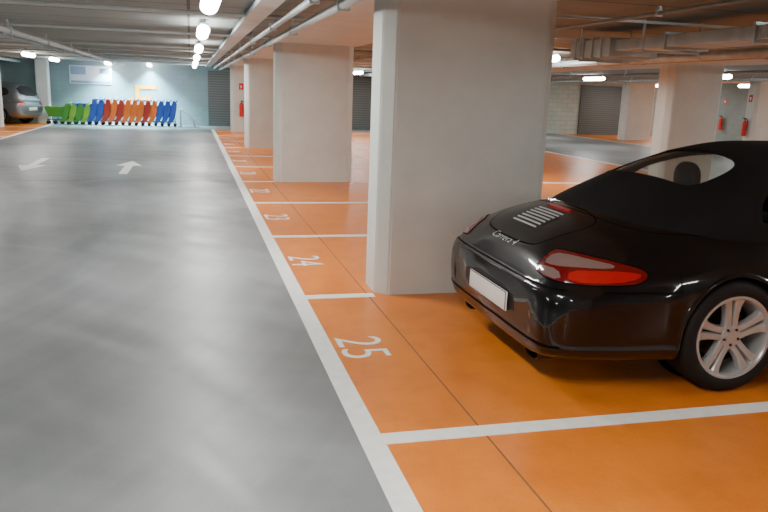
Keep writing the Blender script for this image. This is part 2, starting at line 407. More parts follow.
for y in (8.6, 12.1, 16.8, 19.2, 22, 24.3, 26.6, 28.4, 30.2):
    pipe('branch_pipe', [(-9.8, y, 2.365), (1.28, y, 2.365)], .022, M['pipew'], 'thin branch pipe crossing the ceiling over the lane', 'branch pipes')
for y in (11.5, 15, 19, 24, 29):
    pipe('branch_pipe', [(2.95, y, 2.375), (8.95, y, 2.375)], .022, M['pipe'], 'thin branch pipe crossing the ceiling over the bays', 'branch pipes')
bm = bmesh.new()
prof = [(.60, 2.33), (.80, 2.33), (.80, 2.38), (.796, 2.38), (.796, 2.335), (.604, 2.335), (.604, 2.38), (.60, 2.38)]
prism_bm(bm, prof, lambda q: (q[0], Y0+.1, q[1]), lambda q: (q[0], Y1-.1, q[1]))
ct = add('cable_tray', bm_mesh(bm), M['galv'], label='galvanised cable tray running below the ceiling beside pillars', cat='cable tray')
y = -4
while y < 31:
    add('tray_hanger', box_me(.69, .71, y, y+.02, 2.335, CEI), M['galv'], ct); y += 2.5
bm = bmesh.new()
bm_box(bm, 4.62, 5.10, -3, 7.7, 2.14, 2.26, .008)
du = add('air_duct', bm_mesh(bm), M['galv'], label='slim galvanised rectangular ventilation duct below the ceiling', cat='air duct')
for y in [-2+1.25*k for k in range(8)]: add('duct_flange', box_me(4.60, 5.12, y, y+.03, 2.115, 2.285), M['galv'], du)
bm = bmesh.new(); bm_box(bm, 4.55, 5.17, 7.7, 8.6, 2.08, 2.28, .01)
add('end_box', bm_mesh(bm), M['galv'], du)
for k in range(4):
    y = 7.85+.2*k; add('duct_rib', box_me(4.53, 5.19, y, y+.025, 2.06, 2.30), M['galv'], du)
bm = bmesh.new(); bm_box(bm, 4.60, 5.12, 8.6, 8.615, 2.10, 2.26); add('grille', bm_mesh(bm), M['shutter'], du)
for y in (0, 3.6, 7.0, 8.3):
    bm = bmesh.new()
    zz = 2.04 if y > 8 else 2.10
    prof = [(4.52, CEI), (4.52, zz), (5.20, zz), (5.20, CEI), (5.19, CEI), (5.19, zz+.015), (4.53, zz+.015), (4.53, CEI)]
    prism_bm(bm, prof, lambda q: (q[0], y, q[1]), lambda q: (q[0], y+.03, q[1]))
    add('duct_hanger', bm_mesh(bm), M['galv'], du)
bm = bmesh.new(); tube_bm(bm, [(6.9, 6, 2.24), (6.9, 31, 2.24)], .06, 20)
rd = add('round_air_duct', bm_mesh(bm, sm=50), M['galv'], label='round galvanised spiral duct running below the ceiling', cat='air duct')
for k in range(18):
    bm = bmesh.new(); tube_bm(bm, [(6.9, 6.5+1.35*k, 2.24), (6.9, 6.53+1.35*k, 2.24)], .07, 20); add('duct_band', bm_mesh(bm, sm=50), M['galv'], rd)
    if k % 3 == 0: add('duct_hanger', box_me(6.89, 6.91, 6.5+1.35*k, 6.53+1.35*k, 2.3, CEI), M['galv'], rd)
for k in range(9):
    y = 6.9+2.4*k
    bm = bmesh.new()
    prof = [(2.88, CEI), (2.88, 2.37), (9.0, 2.37), (9.0, CEI), (8.97, CEI), (8.97, 2.395), (2.91, 2.395), (2.91, CEI)]
    prism_bm(bm, prof, lambda q: (q[0], y, q[1]), lambda q: (q[0], y+.04, q[1]))
    add('support_rail', bm_mesh(bm), M['galv'], label='metal support rail fixed across the concrete ceiling', cat='rail', group='ceiling support rails')

# ------------------------------------------------------------------ extinguishers
def extinguisher(loc, rot):
    e = bpy.data.objects.new('fire_extinguisher', None); C.objects.link(e); e.location = loc; e.rotation_euler = (0, 0, rot)
    e['label'] = 'red fire extinguisher hung on a wall bracket'; e['category'] = 'fire extinguisher'; e['group'] = 'fire extinguishers'
    bm = bmesh.new()
    prof = [(.001, 0), (.07, 0), (.078, .015), (.078, .40), (.07, .44), (.045, .475), (.025, .485), (.022, .52), (.001, .52)]
    rings = []
    for k in range(20):
        t = 2*math.pi*k/20; rings.append([bm.verts.new((r*math.cos(t), -.1+r*math.sin(t), z)) for r, z in prof])
    for k in range(20):
        a, b = rings[k], rings[(k+1) % 20]
        for i in range(len(prof)-1): bm.faces.new([a[i], a[i+1], b[i+1], b[i]])
    add('tank', bm_mesh(bm, sm=40), M['red'], e)
    bm = bmesh.new(); bm_box(bm, -.02, .02, -.13, -.07, .52, .56, .005); bm_box(bm, -.012, .012, -.22, -.08, .56, .578); bm_box(bm, -.012, .012, -.2, -.08, .53, .54)
    add('valve_handle', bm_mesh(bm), M['black'], e)
    bm = bmesh.new(); tube_bm(bm, [(.02, -.1, .54), (.09, -.1, .53), (.12, -.1, .45), (.115, -.1, .25), (.1, -.1, .14)], .012, 8); add('hose', bm_mesh(bm, sm=60), M['black'], e)
    bm = bmesh.new(); bm_box(bm, -.03, .03, -.025, 0, .1, .5); add('wall_bracket', bm_mesh(bm), M['galv'], e)
def ext_sign(loc, rot, w=.16, h=.22):
    e = add('fire_sign', box_me(-w/2, w/2, -.008, 0, 0, h), M['red'], label='small red fire equipment sign with white symbol', cat='sign', group='fire signs')
    e.location = loc; e.rotation_euler = (0, 0, rot)
    bm = bmesh.new(); prism_bm(bm, [(-.03, .05), (.02, .05), (.02, h-.1), (.03, h-.1), (.03, h-.07), (-.05, h-.07), (-.05, h-.1), (-.03, h-.1)], lambda q: (q[0], -.011, q[1]), lambda q: (q[0], -.008, q[1])); add('symbol', bm_mesh(bm), M['white'], e)
extinguisher((1.78, 27.71, .55), 0); ext_sign((1.78, 27.705, 1.5), 0)
extinguisher((17.40, 20.58, .62), -math.pi/2); ext_sign((17.40, 20.58, 1.7), -math.pi/2)
extinguisher((X1, 27.0, .55), -math.pi/2); ext_sign((X1, 27.0, 1.6), -math.pi/2)

# ------------------------------------------------------------------ end wall things
s = add('information_board', box_me(-4.5, -2.95, Y1-.03, Y1-.001, 1.5, 2.2, .004), M['signw'], label='pale blue and white rectangular board on the end wall', cat='sign')
for q in ((-4.45, -3.9, 1.85, 2.15), (-4.45, -3.0, 1.53, 1.62), (-3.4, -3.05, 1.9, 2.1)):
    add('printed_panel', box_me(q[0], q[1], Y1-.034, Y1-.03, q[2], q[3]), M['signb'], s)
bm = bmesh.new()
prism_bm(bm, [(-2.1, .95), (-1.5, .95), (-1.5, 1.08), (-1.95, 1.08), (-1.95, 1.38), (-1.3, 1.38), (-1.3, 1.52), (-2.1, 1.52)], lambda q: (q[0], Y1-.03, q[1]), lambda q: (q[0], Y1-.001, q[1]))
add('wall_symbol', bm_mesh(bm), M['signo'], label='orange-yellow bracket shaped sign on the end wall', cat='sign')

TC = {}
for n, c in dict(green=(.05, .25, .03), lime=(.17, .38, .03), blue=(.02, .08, .42), red=(.42, .03, .015), orange=(.80, .15, .015)).items():
    TC[n] = simple('trolley_plastic_'+n, c, .35)
def trolley_parts(zs=1.0):
    bm = bmesh.new()
    def ring(z, x0, x1, w0, w1): return [(x0, -w0, z*zs), (x1, -w1, z*zs), (x1, w1, z*zs), (x0, w0, z*zs)]
    lo = ring(.34, -.36, .22, .17, .22); hi = ring(.80, -.50, .34, .2, .27)
    li = ring(.36, -.345, .205, .16, .21); hi2 = ring(.805, -.485, .325, .19, .255)
    vs = [[bm.verts.new(p) for p in r] for r in (lo, hi, hi2, li)]
    bm.faces.new(vs[0]); bm.faces.new(vs[3][::-1])
    for a, b in ((0, 1), (1, 2), (2, 3)):
        for k in range(4): bm.faces.new([vs[a][k], vs[a][(k+1) % 4], vs[b][(k+1) % 4], vs[b][k]])
    pr = [(x, z*zs) for x, z in [(.17, .12), (.26, .22), (.33, .38), (.375, .58), (.395, .74), (.395, .86), (.375, .94), (.34, .975)]]
    wd_ = [.17, .19, .20, .20, .19, .17, .13, .07]
    for s in (-.27, .25):
        out = [(x-w0, z) for (x, z), w0 in zip(pr, wd_)]+[(x, z) for x, z in pr[::-1]]
        prism_bm(bm, out, lambda p, s=s: (p[0], s, p[1]), lambda p, s=s: (p[0], s+.02, p[1]))
    out = [(x-.03, z) for x, z in pr]+[(x, z) for x, z in pr[::-1]]
    prism_bm(bm, out, lambda p: (p[0], -.25, p[1]), lambda p: (p[0], .25, p[1]))
    basket = bm_mesh(bm)
    bm = bmesh.new()
    for s in (-.2, .2):
        tube_bm(bm, [(-.42, s*.8, .16), (.34, s, .18), (.28, s, .42*zs)], .016, 8)
    tube_bm(bm, [(-.42, -.16, .16), (-.42, .16, .16)], .016, 8)
    tube_bm(bm, [(-.3, -.15, .17), (-.3, -.15, .43*zs)], .012, 8); tube_bm(bm, [(-.3, .15, .17), (-.3, .15, .43*zs)], .012, 8)
    frame = bm_mesh(bm, sm=60)
    bm = bmesh.new(); tube_bm(bm, [(x, y, z*zs) for x, y, z in [(.34, -.27, .92), (.39, -.26, .97), (.42, -.2, .99), (.42, .2, .99), (.39, .26, .97), (.34, .27, .92)]], .03, 10); handle = bm_mesh(bm, sm=60)
    bm = bmesh.new()
    prof = [(.02, -.012), (.055, -.014), (.06, 0), (.055, .014), (.02, .012)]
    lathe_bm(bm, prof, 16, closed=True); bm_cyl(bm, (0, -.015, 0), (0, .015, 0), .021, seg=12); bm_box(bm, -.012, .012, -.022, .022, 0.02, .1)
    wheel = bm_mesh(bm, sm=40)
    return basket, frame, handle, wheel
TB1 = trolley_parts(); TB0 = trolley_parts(.8)
seq = ['green', 'lime', 'green', 'lime', 'blue', 'blue', 'red', 'orange', 'red', 'orange', 'orange', 'orange', 'red', 'orange', 'blue', 'blue', 'blue']
for i, c in enumerate(seq):
    TB = TB0 if i < 4 else TB1
    e = bpy.data.objects.new('shopping_trolley', None); C.objects.link(e)
    e['label'] = ('low ' if i < 4 else '')+'%s plastic shopping trolley nested in a row by end wall' % c; e['category'] = 'shopping trolley'; e['group'] = 'shopping trolleys along the end wall'
    e.location = (-4.75+.24*i, 30.35, 0)
    add('basket', TB[0].copy(), TC[c], e); add('frame', TB[1].copy(), TC['blue'], e)
    add('handle', TB[2].copy(), TC['blue'] if i % 3 else TC[c], e)
    for x, yy in ((-.40, -.15), (-.40, .15), (.32, -.2), (.32, .2)):
        add('wheel', TB[3], M['black'], e, loc=(x, yy, .062))
bm = bmesh.new()
for yy in (30.0, 30.75): tube_bm(bm, [(-.38, yy, 0), (-.38, yy, .6), (-.33, yy, .68), (.1, yy, .25), (.15, yy, 0)], .03, 10)
tube_bm(bm, [(-.33, 30.0, .68), (-.33, 30.75, .68)], .025, 10)
add('trolley_bay_rail', bm_mesh(bm, sm=60), M['galv'], label='sloping metal rail at the end of the trolley row', cat='rail')

# ------------------------------------------------------------------ car tools
def ray(bvh, o, d):
    h = bvh.ray_cast(Vector(o), Vector(d).normalized())
    return (h[0], h[1]) if h[0] is not None else (None, None)
def resample(pts, step, closed=True):
    out = []; n = len(pts)
    for i in range(n if closed else n-1):
        a = Vector(pts[i]); b = Vector(pts[(i+1) % n]); k = max(1, int((b-a).length/step))
        for j in range(k): out.append(a.lerp(b, j/k))
    if not closed: out.append(Vector(pts[-1]))
    return out
def chaikin(p, it=2, closed=True):
    p = [Vector(q) for q in p]
    for _ in range(it):
        q = []
        n = len(p)
        for i in range(n if closed else n-1):
            a, b = p[i], p[(i+1) % n]; q += [a.lerp(b, .25), a.lerp(b, .75)]
        if not closed: q = [p[0]]+q+[p[-1]]
        p = q
    return p
def patch(name, bvh, outline, F, mat, parent, off=.004, depth=.01, rnd=2, step=.015, dome=0, label=None, nr=10):
    O, U, V, D = [Vector(a) for a in F]; D.normalize()
    ol = resample(chaikin(outline, rnd) if rnd else [Vector(q) for q in outline], step)
    c = sum(ol, Vector((0, 0)))/len(ol)
    bm = bmesh.new(); rings = []
    def P(q, of):
        o = O+U*q.x+V*q.y
        h, n = ray(bvh, o, D)
        if h is None: return o+D*.6
        if n.dot(D) > 0: n = -n
        return h+n*of
    cen = bm.verts.new(P(c, off+dome))
    for r in range(1, nr+1):
        t = r/nr
        rings.append([bm.verts.new(P(c.lerp(q, t), off+dome*(1-t**3))) for q in ol])
    rings.append([bm.verts.new(P(q, -depth)) for q in ol])
    n = len(ol)
    for k in range(n): bm.faces.new([cen, rings[0][k], rings[0][(k+1) % n]])
    for a in range(len(rings)-1):
        for k in range(n): bm.faces.new([rings[a][k], rings[a+1][k], rings[a+1][(k+1) % n], rings[a][(k+1) % n]])
    me = bm_mesh(bm, sm=50)
    return add(name, me, mat, parent, label)
def strip(bm, bvh, path, F, w=.004, off=.0015, closed=False, step=.02):
    O, U, V, D = [Vector(a) for a in F]; D.normalize()
    p = resample(path, step, closed); n = len(p); prev = None; first = None
    for i in range(n):
        a = p[(i-1) % n] if (closed or i > 0) else p[i]; b = p[(i+1) % n] if (closed or i < n-1) else p[i]
        t = (b-a); t = t.normalized() if t.length > 1e-9 else Vector((1, 0)); nn = Vector((-t.y, t.x))*w/2
        pr = []
        for q in (p[i]+nn, p[i]-nn):
            h, no = ray(bvh, O+U*q.x+V*q.y, D)
            if h is None: pr = None; break
            if no.dot(D) > 0: no = -no
            pr.append(bm.verts.new(h+no*off))
        if pr and prev: bm.faces.new([prev[0], prev[1], pr[1], pr[0]])
        if first is None: first = pr
        prev = pr
    if closed and prev and first: bm.faces.new([prev[0], prev[1], first[1], first[0]])

def loft(xs, W, ZT, ZB, ZW, NU, nl=3.5, NR=72):
    bm = bmesh.new(); rings = []
    for x in xs:
        w, zt, zb, zw, n = pchip(W, x), pchip(ZT, x), pchip(ZB, x), pchip(ZW, x), pchip(NU, x)
        ring = []
        for k in range(NR):
            t = 2*math.pi*k/NR
            c, s = math.cos(t), math.sin(t)
            e = n if s >= 0 else nl
            y = w*sp(c, 2/e); z = zw+((zt-zw) if s >= 0 else (zw-zb))*sp(s, 2/e)
            ring.append(bm.verts.new((x, y, z)))
        rings.append(ring)
    for i in range(len(rings)-1):
        for k in range(NR): bm.faces.new([rings[i][k], rings[i][(k+1) % NR], rings[i+1][(k+1) % NR], rings[i+1][k]])
    bm.faces.new(rings[0]); bm.faces.new(rings[-1][::-1])
    return bm_mesh(bm)
def stations(L, s=.04):
    a = [0, .003, .008, .015, .025, .037, .05, .065, .082, .1, .12, .14, .165, .19, .22, .25, .285, .32, .36, .4]
    m = []; x = .44
    while x < L-.42: m.append(x); x += s
    return a+m+[L-v for v in a[::-1]]

def make_wheel(name, parent, loc, out, R, rim, width, style):
    e = bpy.data.objects.new(name, None); C.objects.link(e); e.parent = parent; e.location = loc
    if out > 0: e.rotation_euler = (0, 0, math.pi)
    hw = width/2
    bm = bmesh.new()
    prof = [(rim-.005, -hw+.02), (rim+.012, -hw+.004), (rim+.03, -hw-.004), (R-.035, -hw-.002), (R-.012, -hw+.012), (R, -hw+.035)]
    for q in (-.06, -.02, .02, .06): prof += [(R, q-.006), (R-.007, q-.004), (R-.007, q+.004), (R, q+.006)]
    prof += [(R, hw-.035), (R-.012, hw-.012), (R-.035, hw+.002), (rim+.012, hw-.004), (rim-.005, hw-.02)]
    lathe_bm(bm, prof, 64, closed=True); add('tyre', bm_mesh(bm, sm=35), M['rubber'], e)
    bm = bmesh.new()
    prof = [(rim+.008, -hw+.012), (rim+.006, -hw+.004), (rim-.008, -hw+.004), (rim-.014, -hw+.012), (rim-.022, -hw+.04), (rim-.03, .0), (rim-.03, hw-.02), (rim, hw-.01), (rim-.002, hw), (rim+.004, hw-.015), (rim-.02, .0), (rim-.01, -hw+.04)]
    lathe_bm(bm, prof, 64, closed=True); add('rim', bm_mesh(bm, sm=40), M['alloy'], e)
    bm = bmesh.new()
    ns = 5 if style == 'sport' else 9
    face = -hw+.018
    for i in range(ns):
        a = 2*math.pi*i/ns+math.pi/2
        def mp(r, t, y): return (r*math.cos(a)-t*math.sin(a), y, r*math.sin(a)+t*math.cos(a))
        tw = .10
        if style == 'sport':
            base = [(.035, -.046, -.001), (.09, -.042, -.002), (.13, -.044, -.004), (.18, -.055, -.007), (rim-.012, -.080, -.010)]
            base2 = [(r, -t0, -t1) for r, t0, t1 in base]
            arms = [[(r, t0+tw*(r-.035), t1+tw*(r-.035)) for r, t0, t1 in bb_] for bb_ in (base, base2)]
        else: arms = [[(.03, -.014, .014), (.1, -.014, .014), (rim-.012, -.016, .016)]]
        for arm in arms:
            prev = None
            for r, t0, t1 in arm:
                yo = face+.022*(1-(r/rim))+.0
                m_ = (t0+t1)/2
                q = [bm.verts.new(mp(r, t0, yo+.010)), bm.verts.new(mp(r, t0*.75+m_*.25, yo)), bm.verts.new(mp(r, t1*.75+m_*.25, yo)), bm.verts.new(mp(r, t1, yo+.010)), bm.verts.new(mp(r, t1, yo+.04)), bm.verts.new(mp(r, t0, yo+.04))]
                if prev:
                    for k in range(6): bm.faces.new([prev[k], prev[(k+1) % 6], q[(k+1) % 6], q[k]])
                else: bm.faces.new(q)
                prev = q
            bm.faces.new(prev[::-1])
    bm_cyl(bm, (0, face+.012, 0), (0, face+.06, 0), .062, .07, seg=32)
    add('spokes', bm_mesh(bm, sm=30), M['alloy'], e)
    bm = bmesh.new(); bm_cyl(bm, (0, face+.004, 0), (0, face+.02, 0), .033, .03, seg=24); add('hub_cap', bm_mesh(bm, sm=30), M['alloy'], e)
    for i in range(5):
        a = 2*math.pi*(i+.5)/5+math.pi/2
        bm = bmesh.new(); bm_cyl(bm, (.048*math.cos(a), face+.006, .048*math.sin(a)), (.048*math.cos(a), face+.02, .048*math.sin(a)), .008, seg=8)
        add('wheel_bolt', bm_mesh(bm), M['disc'], e)
    bm = bmesh.new(); bm_cyl(bm, (0, .0, 0), (0, .02, 0), .155, seg=40); add('brake_disc', bm_mesh(bm, sm=30), M['disc'], e)
    bm = bmesh.new(); bm_cyl(bm, (0, .03, 0), (0, hw-.03, 0), rim-.032, seg=40); add('wheel_backing', bm_mesh(bm, sm=30), M['well'], e)
    return e
def tmp(me):
    o = bpy.data.objects.new('tmp', me); C.objects.link(o); return o

# ------------------------------------------------------------------ black convertible (moved into place at the end)
car = bpy.data.objects.new('car', None); C.objects.link(car)
car['label'] = 'glossy black sports convertible with closed fabric roof, parked nose-in'; car['category'] = 'car'
L = 4.43
W = [(0, .60), (.010, .70), (.03, .755), (.06, .785), (.12, .815), (.25, .845), (.5, .868), (.9, .885), (1.25, .885), (1.6, .868), (2.2, .85), (2.8, .853), (3.3, .87), (3.6, .868), (3.9, .83), (4.15, .74), (4.3, .62), (4.38, .5), (4.43, .36)]
ZT = [(0, .585), (.010, .615), (.03, .65), (.07, .715), (.12, .77), (.18, .815), (.28, .868), (.45, .925), (.65, .965), (.95, .995), (1.3, .99), (1.9, .96), (2.9, .945), (3.15, .90), (3.5, .82), (3.9, .72), (4.15, .63), (4.3, .56), (4.38, .51), (4.43, .47)]
ZB = [(0, .235), (.010, .215), (.03, .20), (.08, .19), (.25, .17), (.6, .145), (1, .14), (3.4, .14), (4.1, .16), (4.3, .2), (4.38, .25), (4.43, .34)]
ZW = [(0, .40), (.3, .47), (.9, .53), (1.5, .5), (2.6, .48), (3.5, .5), (4.2, .45), (4.43, .4)]
NU = [(0, 4.2), (.1, 3.3), (.3, 2.8), (.6, 2.55), (1.0, 2.5), (1.5, 2.9), (2.6, 3.0), (3.3, 2.3), (3.8, 2.2), (4.43, 2.4)]
bme = loft(stations(L), W, ZT, ZB, ZW, NU, 6.0, 120)
def sst(a, b, v):
    t = max(0, min(1, (v-a)/(b-a))); return t*t*(3-2*t)
bm = bmesh.new(); bm.from_mesh(bme); bm.normal_update()
for v in bm.verts:
    k = (1-sst(.588, .606, v.co.z))*(1-sst(.70, .74, v.co.x))*sst(.25, .4, v.co.z)
    v.co += v.normal*.014*k
bm.to_mesh(bme); bm.free()
body = add('body', bme, M['paint'])
WX, FX = 1.12, 3.47
cut = []
for x, r in ((WX, .352), (FX, .345)):
    for s in (-1, 1):
        bm = bmesh.new(); bm_cyl(bm, (x, s*.58, .325), (x, s*1.1, .325), r, seg=64); cut.append(tmp(bm_mesh(bm)))
bm = bmesh.new(); bm_box(bm, 1.5, 2.95, -.62, .62, .35, 1.4); cut.append(tmp(bm_mesh(bm)))
bm = bmesh.new(); bm_box(bm, .98, 1.53, -.55, .55, .82, 1.4); cut.append(tmp(bm_mesh(bm)))
bb = bmesh.new(); bb.from_mesh(body.data); solid_bvh = BVHTree.FromBMesh(bb); bb.free()
boolean(body, cut); kill(cut)
body.parent = car
body.data.materials.clear(); body.data.materials.append(M['paint']); smooth(body.data, 38)
for x, r in ((WX, .345), (FX, .338)):
    for s in (-1, 1):
        bm = bmesh.new(); bm_cyl(bm, (x, s*.585, .325), (x, s*.60, .325), r, seg=48)
        add('wheel_well', bm_mesh(bm), M['well'], car)
for x, r in ((WX, .352), (FX, .345)):
    for s in (-1, 1):
        bm = bmesh.new(); prev = None
        for k in range(61):
            a = math.radians(-25+230*k/60)
            pr = []
            for rr, of in ((r-.003, -.03), (r-.003, .004), (r+.004, .007), (r+.014, .004), (r+.022, -.002)):
                q = (x+rr*math.cos(a), .325+rr*math.sin(a))
                h, n = ray(solid_bvh, (q[0], s*1.5, q[1]), (0, -s, 0))
                if h is None: pr = None; break
                pr.append(bm.verts.new(h+Vector((0, s*of, 0))))
            if pr and prev:
                for j in range(4): bm.faces.new([prev[j], prev[j+1], pr[j+1], pr[j]])
            prev = pr
        add('wheel_arch', bm_mesh(bm, sm=50), M['paint'], car)
# fabric roof: one fine dome surface, divided into canvas and window panes
RW = [(.46, .40), (.60, .54), (.85, .66), (1.3, .745), (1.8, .77), (2.4, .77), (2.8, .74), (3.0, .70), (3.15, .62)]
RT = [(.46, .90), (.60, .965), (.80, 1.055), (1.0, 1.14), (1.25, 1.235), (1.5, 1.31), (1.8, 1.355), (2.1, 1.36), (2.4, 1.335), (2.58, 1.29), (2.75, 1.18), (2.95, 1.04), (3.15, .88)]
RWIN = [(.98, -.34), (.98, .34), (1.04, .47), (1.30, .46), (1.42, .38), (1.45, 0), (1.42, -.38), (1.30, -.46), (1.04, -.47)]
SWIN = [(1.30, .95), (1.33, 1.06), (1.45, 1.15), (1.72, 1.225), (2.1, 1.25), (2.45, 1.215), (2.66, 1.12), (2.80, .98), (2.75, .92), (1.36, .92)]
WSH = [(2.62, -.58), (2.62, .58), (2.75, .60), (3.02, .58), (3.3, .5), (3.3, -.5), (3.02, -.58), (2.75, -.60)]
RWo, SWo, WSo = chaikin(RWIN, 3), chaikin(SWIN, 3), chaikin(WSH, 3)
def inside(px, py, ol):
    c = False; n = len(ol); j = n-1
    for i in range(n):
        a, b = ol[i], ol[j]
        if (a.y > py) != (b.y > py) and px < (b.x-a.x)*(py-a.y)/(b.y-a.y)+a.x: c = not c
        j = i
    return c
NRr = 200; z0 = .80; xs = []; x = .46
while x < 3.151: xs.append(x); x += .0125
grid = []
for x in xs:
    w_, t_ = pchip(RW, x), pchip(RT, x); ring = []
    for k in range(NRr+1):
        t = math.pi*k/NRr
        ring.append((x, w_*sp(math.cos(t), 2/2.7), z0+(t_-z0)*sp(abs(math.sin(t)), 2/2.3)))
    grid.append(ring)
parts = {k: [] for k in ('fab', 'rear', 'left', 'right', 'front')}
for i in range(len(grid)-1):
    for k in range(NRr):
        q = [grid[i][k], grid[i][k+1], grid[i+1][k+1], grid[i+1][k]]
        cx = sum(p[0] for p in q)/4; cy = sum(p[1] for p in q)/4; cz = sum(p[2] for p in q)/4
        if cz > 1.0 and cx < 1.8 and inside(cx, cy, RWo): key = 'rear'
        elif abs(cy) > .35 and inside(cx, cz, SWo): key = 'left' if cy > 0 else 'right'
        elif cx > 2.5 and inside(cx, cy, WSo): key = 'front'
        else: key = 'fab'
        parts[key].append(((i, k), (i, k+1), (i+1, k+1), (i+1, k)))
def part_mesh(fs):
    idx = {}; vs = []; faces = []
    for f_ in fs:
        l = []
        for (i, k) in f_:
            if (i, k) not in idx: idx[(i, k)] = len(vs); vs.append(grid[i][k])
            l.append(idx[(i, k)])
        faces.append(l)
    me = bpy.data.meshes.new('roofpart'); me.from_pydata(vs, [], faces); me.update()
    for p in me.polygons: p.use_smooth = True
    return me
allf = [f_ for k in parts for f_ in parts[k]]
bb = bmesh.new(); tm = part_mesh(allf); bb.from_mesh(tm); roof_bvh = BVHTree.FromBMesh(bb); bb.free()
roof = add('fabric_roof', part_mesh(parts['fab']), M['fabric'], car)
md = roof.modifiers.new('thickness', 'SOLIDIFY'); md.thickness = .016; md.offset = 0
add('rear_window', part_mesh(parts['rear']), M['glassr'], car, 'tinted rear window set in the fabric roof')
add('side_window', part_mesh(parts['left']), M['glass'], car)
add('side_window', part_mesh(parts['right']), M['glass'], car)
add('windscreen', part_mesh(parts['front']), M['glass'], car)
TOP = ((0, 0, 2), (1, 0, 0), (0, 1, 0), (0, 0, -1)); REAR = ((-1, 0, 0), (0, -1, 0), (0, 0, 1), (1, 0, 0))
RIGHT = ((0, -2, 0), (1, 0, 0), (0, 0, 1), (0, 1, 0)); LEFT = ((0, 2, 0), (1, 0, 0), (0, 0, 1), (0, -1, 0))
FRONT = ((5.5, 0, 0), (0, 1, 0), (0, 0, 1), (-1, 0, 0))
for ol, F in ((RWo, TOP), (SWo, RIGHT), (SWo, LEFT)):
    bm = bmesh.new(); strip(bm, roof_bvh, ol, F, .030, .0105, True); add('window_seal', bm_mesh(bm, sm=50), M['fabric'], car)
lid = chaikin([(.10, -.30), (.10, .30), (.16, .40), (.40, .46), (.50, .38), (.53, 0), (.50, -.38), (.40, -.46), (.16, -.40)], 2)
gaps = [(lid, TOP, True), (chaikin([(1.42, -.80), (1.38, -.7), (.85, -.69), (.62, -.60), (.50, -.42), (.475, 0), (.50, .42), (.62, .60), (.85, .69), (1.38, .7), (1.42, .8)], 2, False), TOP, False),
        ([(-.78, .606), (0, .606), (.78, .606)], REAR, False), (chaikin([(3.1, -.6), (3.9, -.5), (4.2, -.25), (4.22, .25), (3.9, .5), (3.1, .6)], 2, False), TOP, False)]
for F in (RIGHT, LEFT):
    gaps += [(chaikin([(1.66, .93), (1.64, .7), (1.62, .45), (1.72, .30), (2.1, .27), (2.75, .27), (2.85, .35), (2.86, .6), (2.84, .92)], 2, False), F, False),
             ([(.74, .70), (.745, .60)], F, False), ([(.30, .604), (.745, .600)], F, False)]
for pth, F, cl in gaps:
    bm = bmesh.new(); strip(bm, solid_bvh, pth, F, .008, .0012, cl); add('panel_gap', bm_mesh(bm), M['seam'], car)
patch('engine_grille', solid_bvh, [(.19, -.18), (.40, -.20), (.40, .20), (.19, .18)], TOP, M['black'], car, .002, .004, 1)
for k in range(7):
    x = .205+.029*k
    bm = bmesh.new(); bm2 = []
    for yy in [(-.16+.32*j/14) for j in range(15)]:
        h, n = ray(solid_bvh, (x, yy, 2), (0, 0, -1)); h2, n2 = ray(solid_bvh, (x+.009, yy, 2), (0, 0, -1))
        bm2.append([bm.verts.new(h+Vector((0, 0, .003))), bm.verts.new(h+Vector((0, 0, .008))), bm.verts.new(h2+Vector((0, 0, .007))), bm.verts.new(h2+Vector((0, 0, .003)))])
    for a, b in zip(bm2[:-1], bm2[1:]):
        for j in range(4): bm.faces.new([a[j], a[(j+1) % 4], b[(j+1) % 4], b[j]])
    bm.faces.new(bm2[0]); bm.faces.new(bm2[-1][::-1])
    add('grille_slat', bm_mesh(bm), M['slat'], car, 'metal engine grille slat, lamp reflections put into its pale colour')
patch('high_brake_light', solid_bvh, [(.425, -.15), (.455, -.15), (.455, .15), (.425, .15)], TOP, M['tailb'], car, .014, .004, 1, label='red high level brake light')
# tail lights
for s in (-1, 1):
    D = Vector((.64, -.768*s, 0)).normalized(); U = Vector((.768, .64*s, 0))
    O = Vector((.345, s*.625, 0))-D*.7
    F = (O, U, Vector((0, 0, 1)), D)
    ol = [(-.285, .650), (-.28, .70), (-.22, .770), (-.15, .778), (.02, .766), (.20, .734), (.29, .705), (.285, .662), (.22, .642), (.0, .638)]
    t = patch('tail_light', solid_bvh, ol, F, M['tail'], car, .006, .01, 1, dome=.006, label='dark red wraparound tail light')
    bb = bmesh.new(); bb.from_mesh(t.data); tb = BVHTree.FromBMesh(bb); bb.free()
    patch('lamp_lens', tb, [(-.255, .712), (-.205, .764), (-.10, .769), (.03, .755), (.13, .738), (.12, .722), (-.05, .722), (-.18, .712)], F, M['tailw'], t, .002, .002, 1, label='smoked indicator lens')
    patch('lamp_lens', tb, [(-.272, .657), (-.270, .698), (-.15, .700), (-.12, .653)], F, M['tailw'], t, .002, .002, 1, label='smoked reversing lens')
    patch('brake_lens', tb, [(-.09, .650), (-.09, .706), (.10, .712), (.26, .704), (.26, .676), (.16, .652)], F, M['tailb'], t, .002, .002, 1, label='brighter red brake lens')
    bm = bmesh.new(); strip(bm, solid_bvh, chaikin(ol, 1), F, .010, .004, True); add('lamp_surround', bm_mesh(bm), M['seam'], t)
patch('bumper_recess', solid_bvh, [(-.40, .345), (-.38, .51), (.38, .51), (.40, .345)], REAR, M['black'], car, .002, .004, 1)
pl = add('number_plate', box_me(-.032, -.020, -.33, .26, .365, .482, .003), M['plate'], car, 'blank white rear number plate')
for q in ((-.33, -.327, .365, .482), (.257, .26, .365, .482), (-.327, .257, .365, .368), (-.327, .257, .479, .482)):
    add('plate_frame', box_me(-.035, -.032, q[0], q[1], q[2], q[3]), M['black'], pl)
bm = bmesh.new(); strip(bm, solid_bvh, [(-.80, .295), (-.4, .285), (.4, .285), (.80, .295)], REAR, .014, .003); add('bumper_lip', bm_mesh(bm), M['seam'], car)
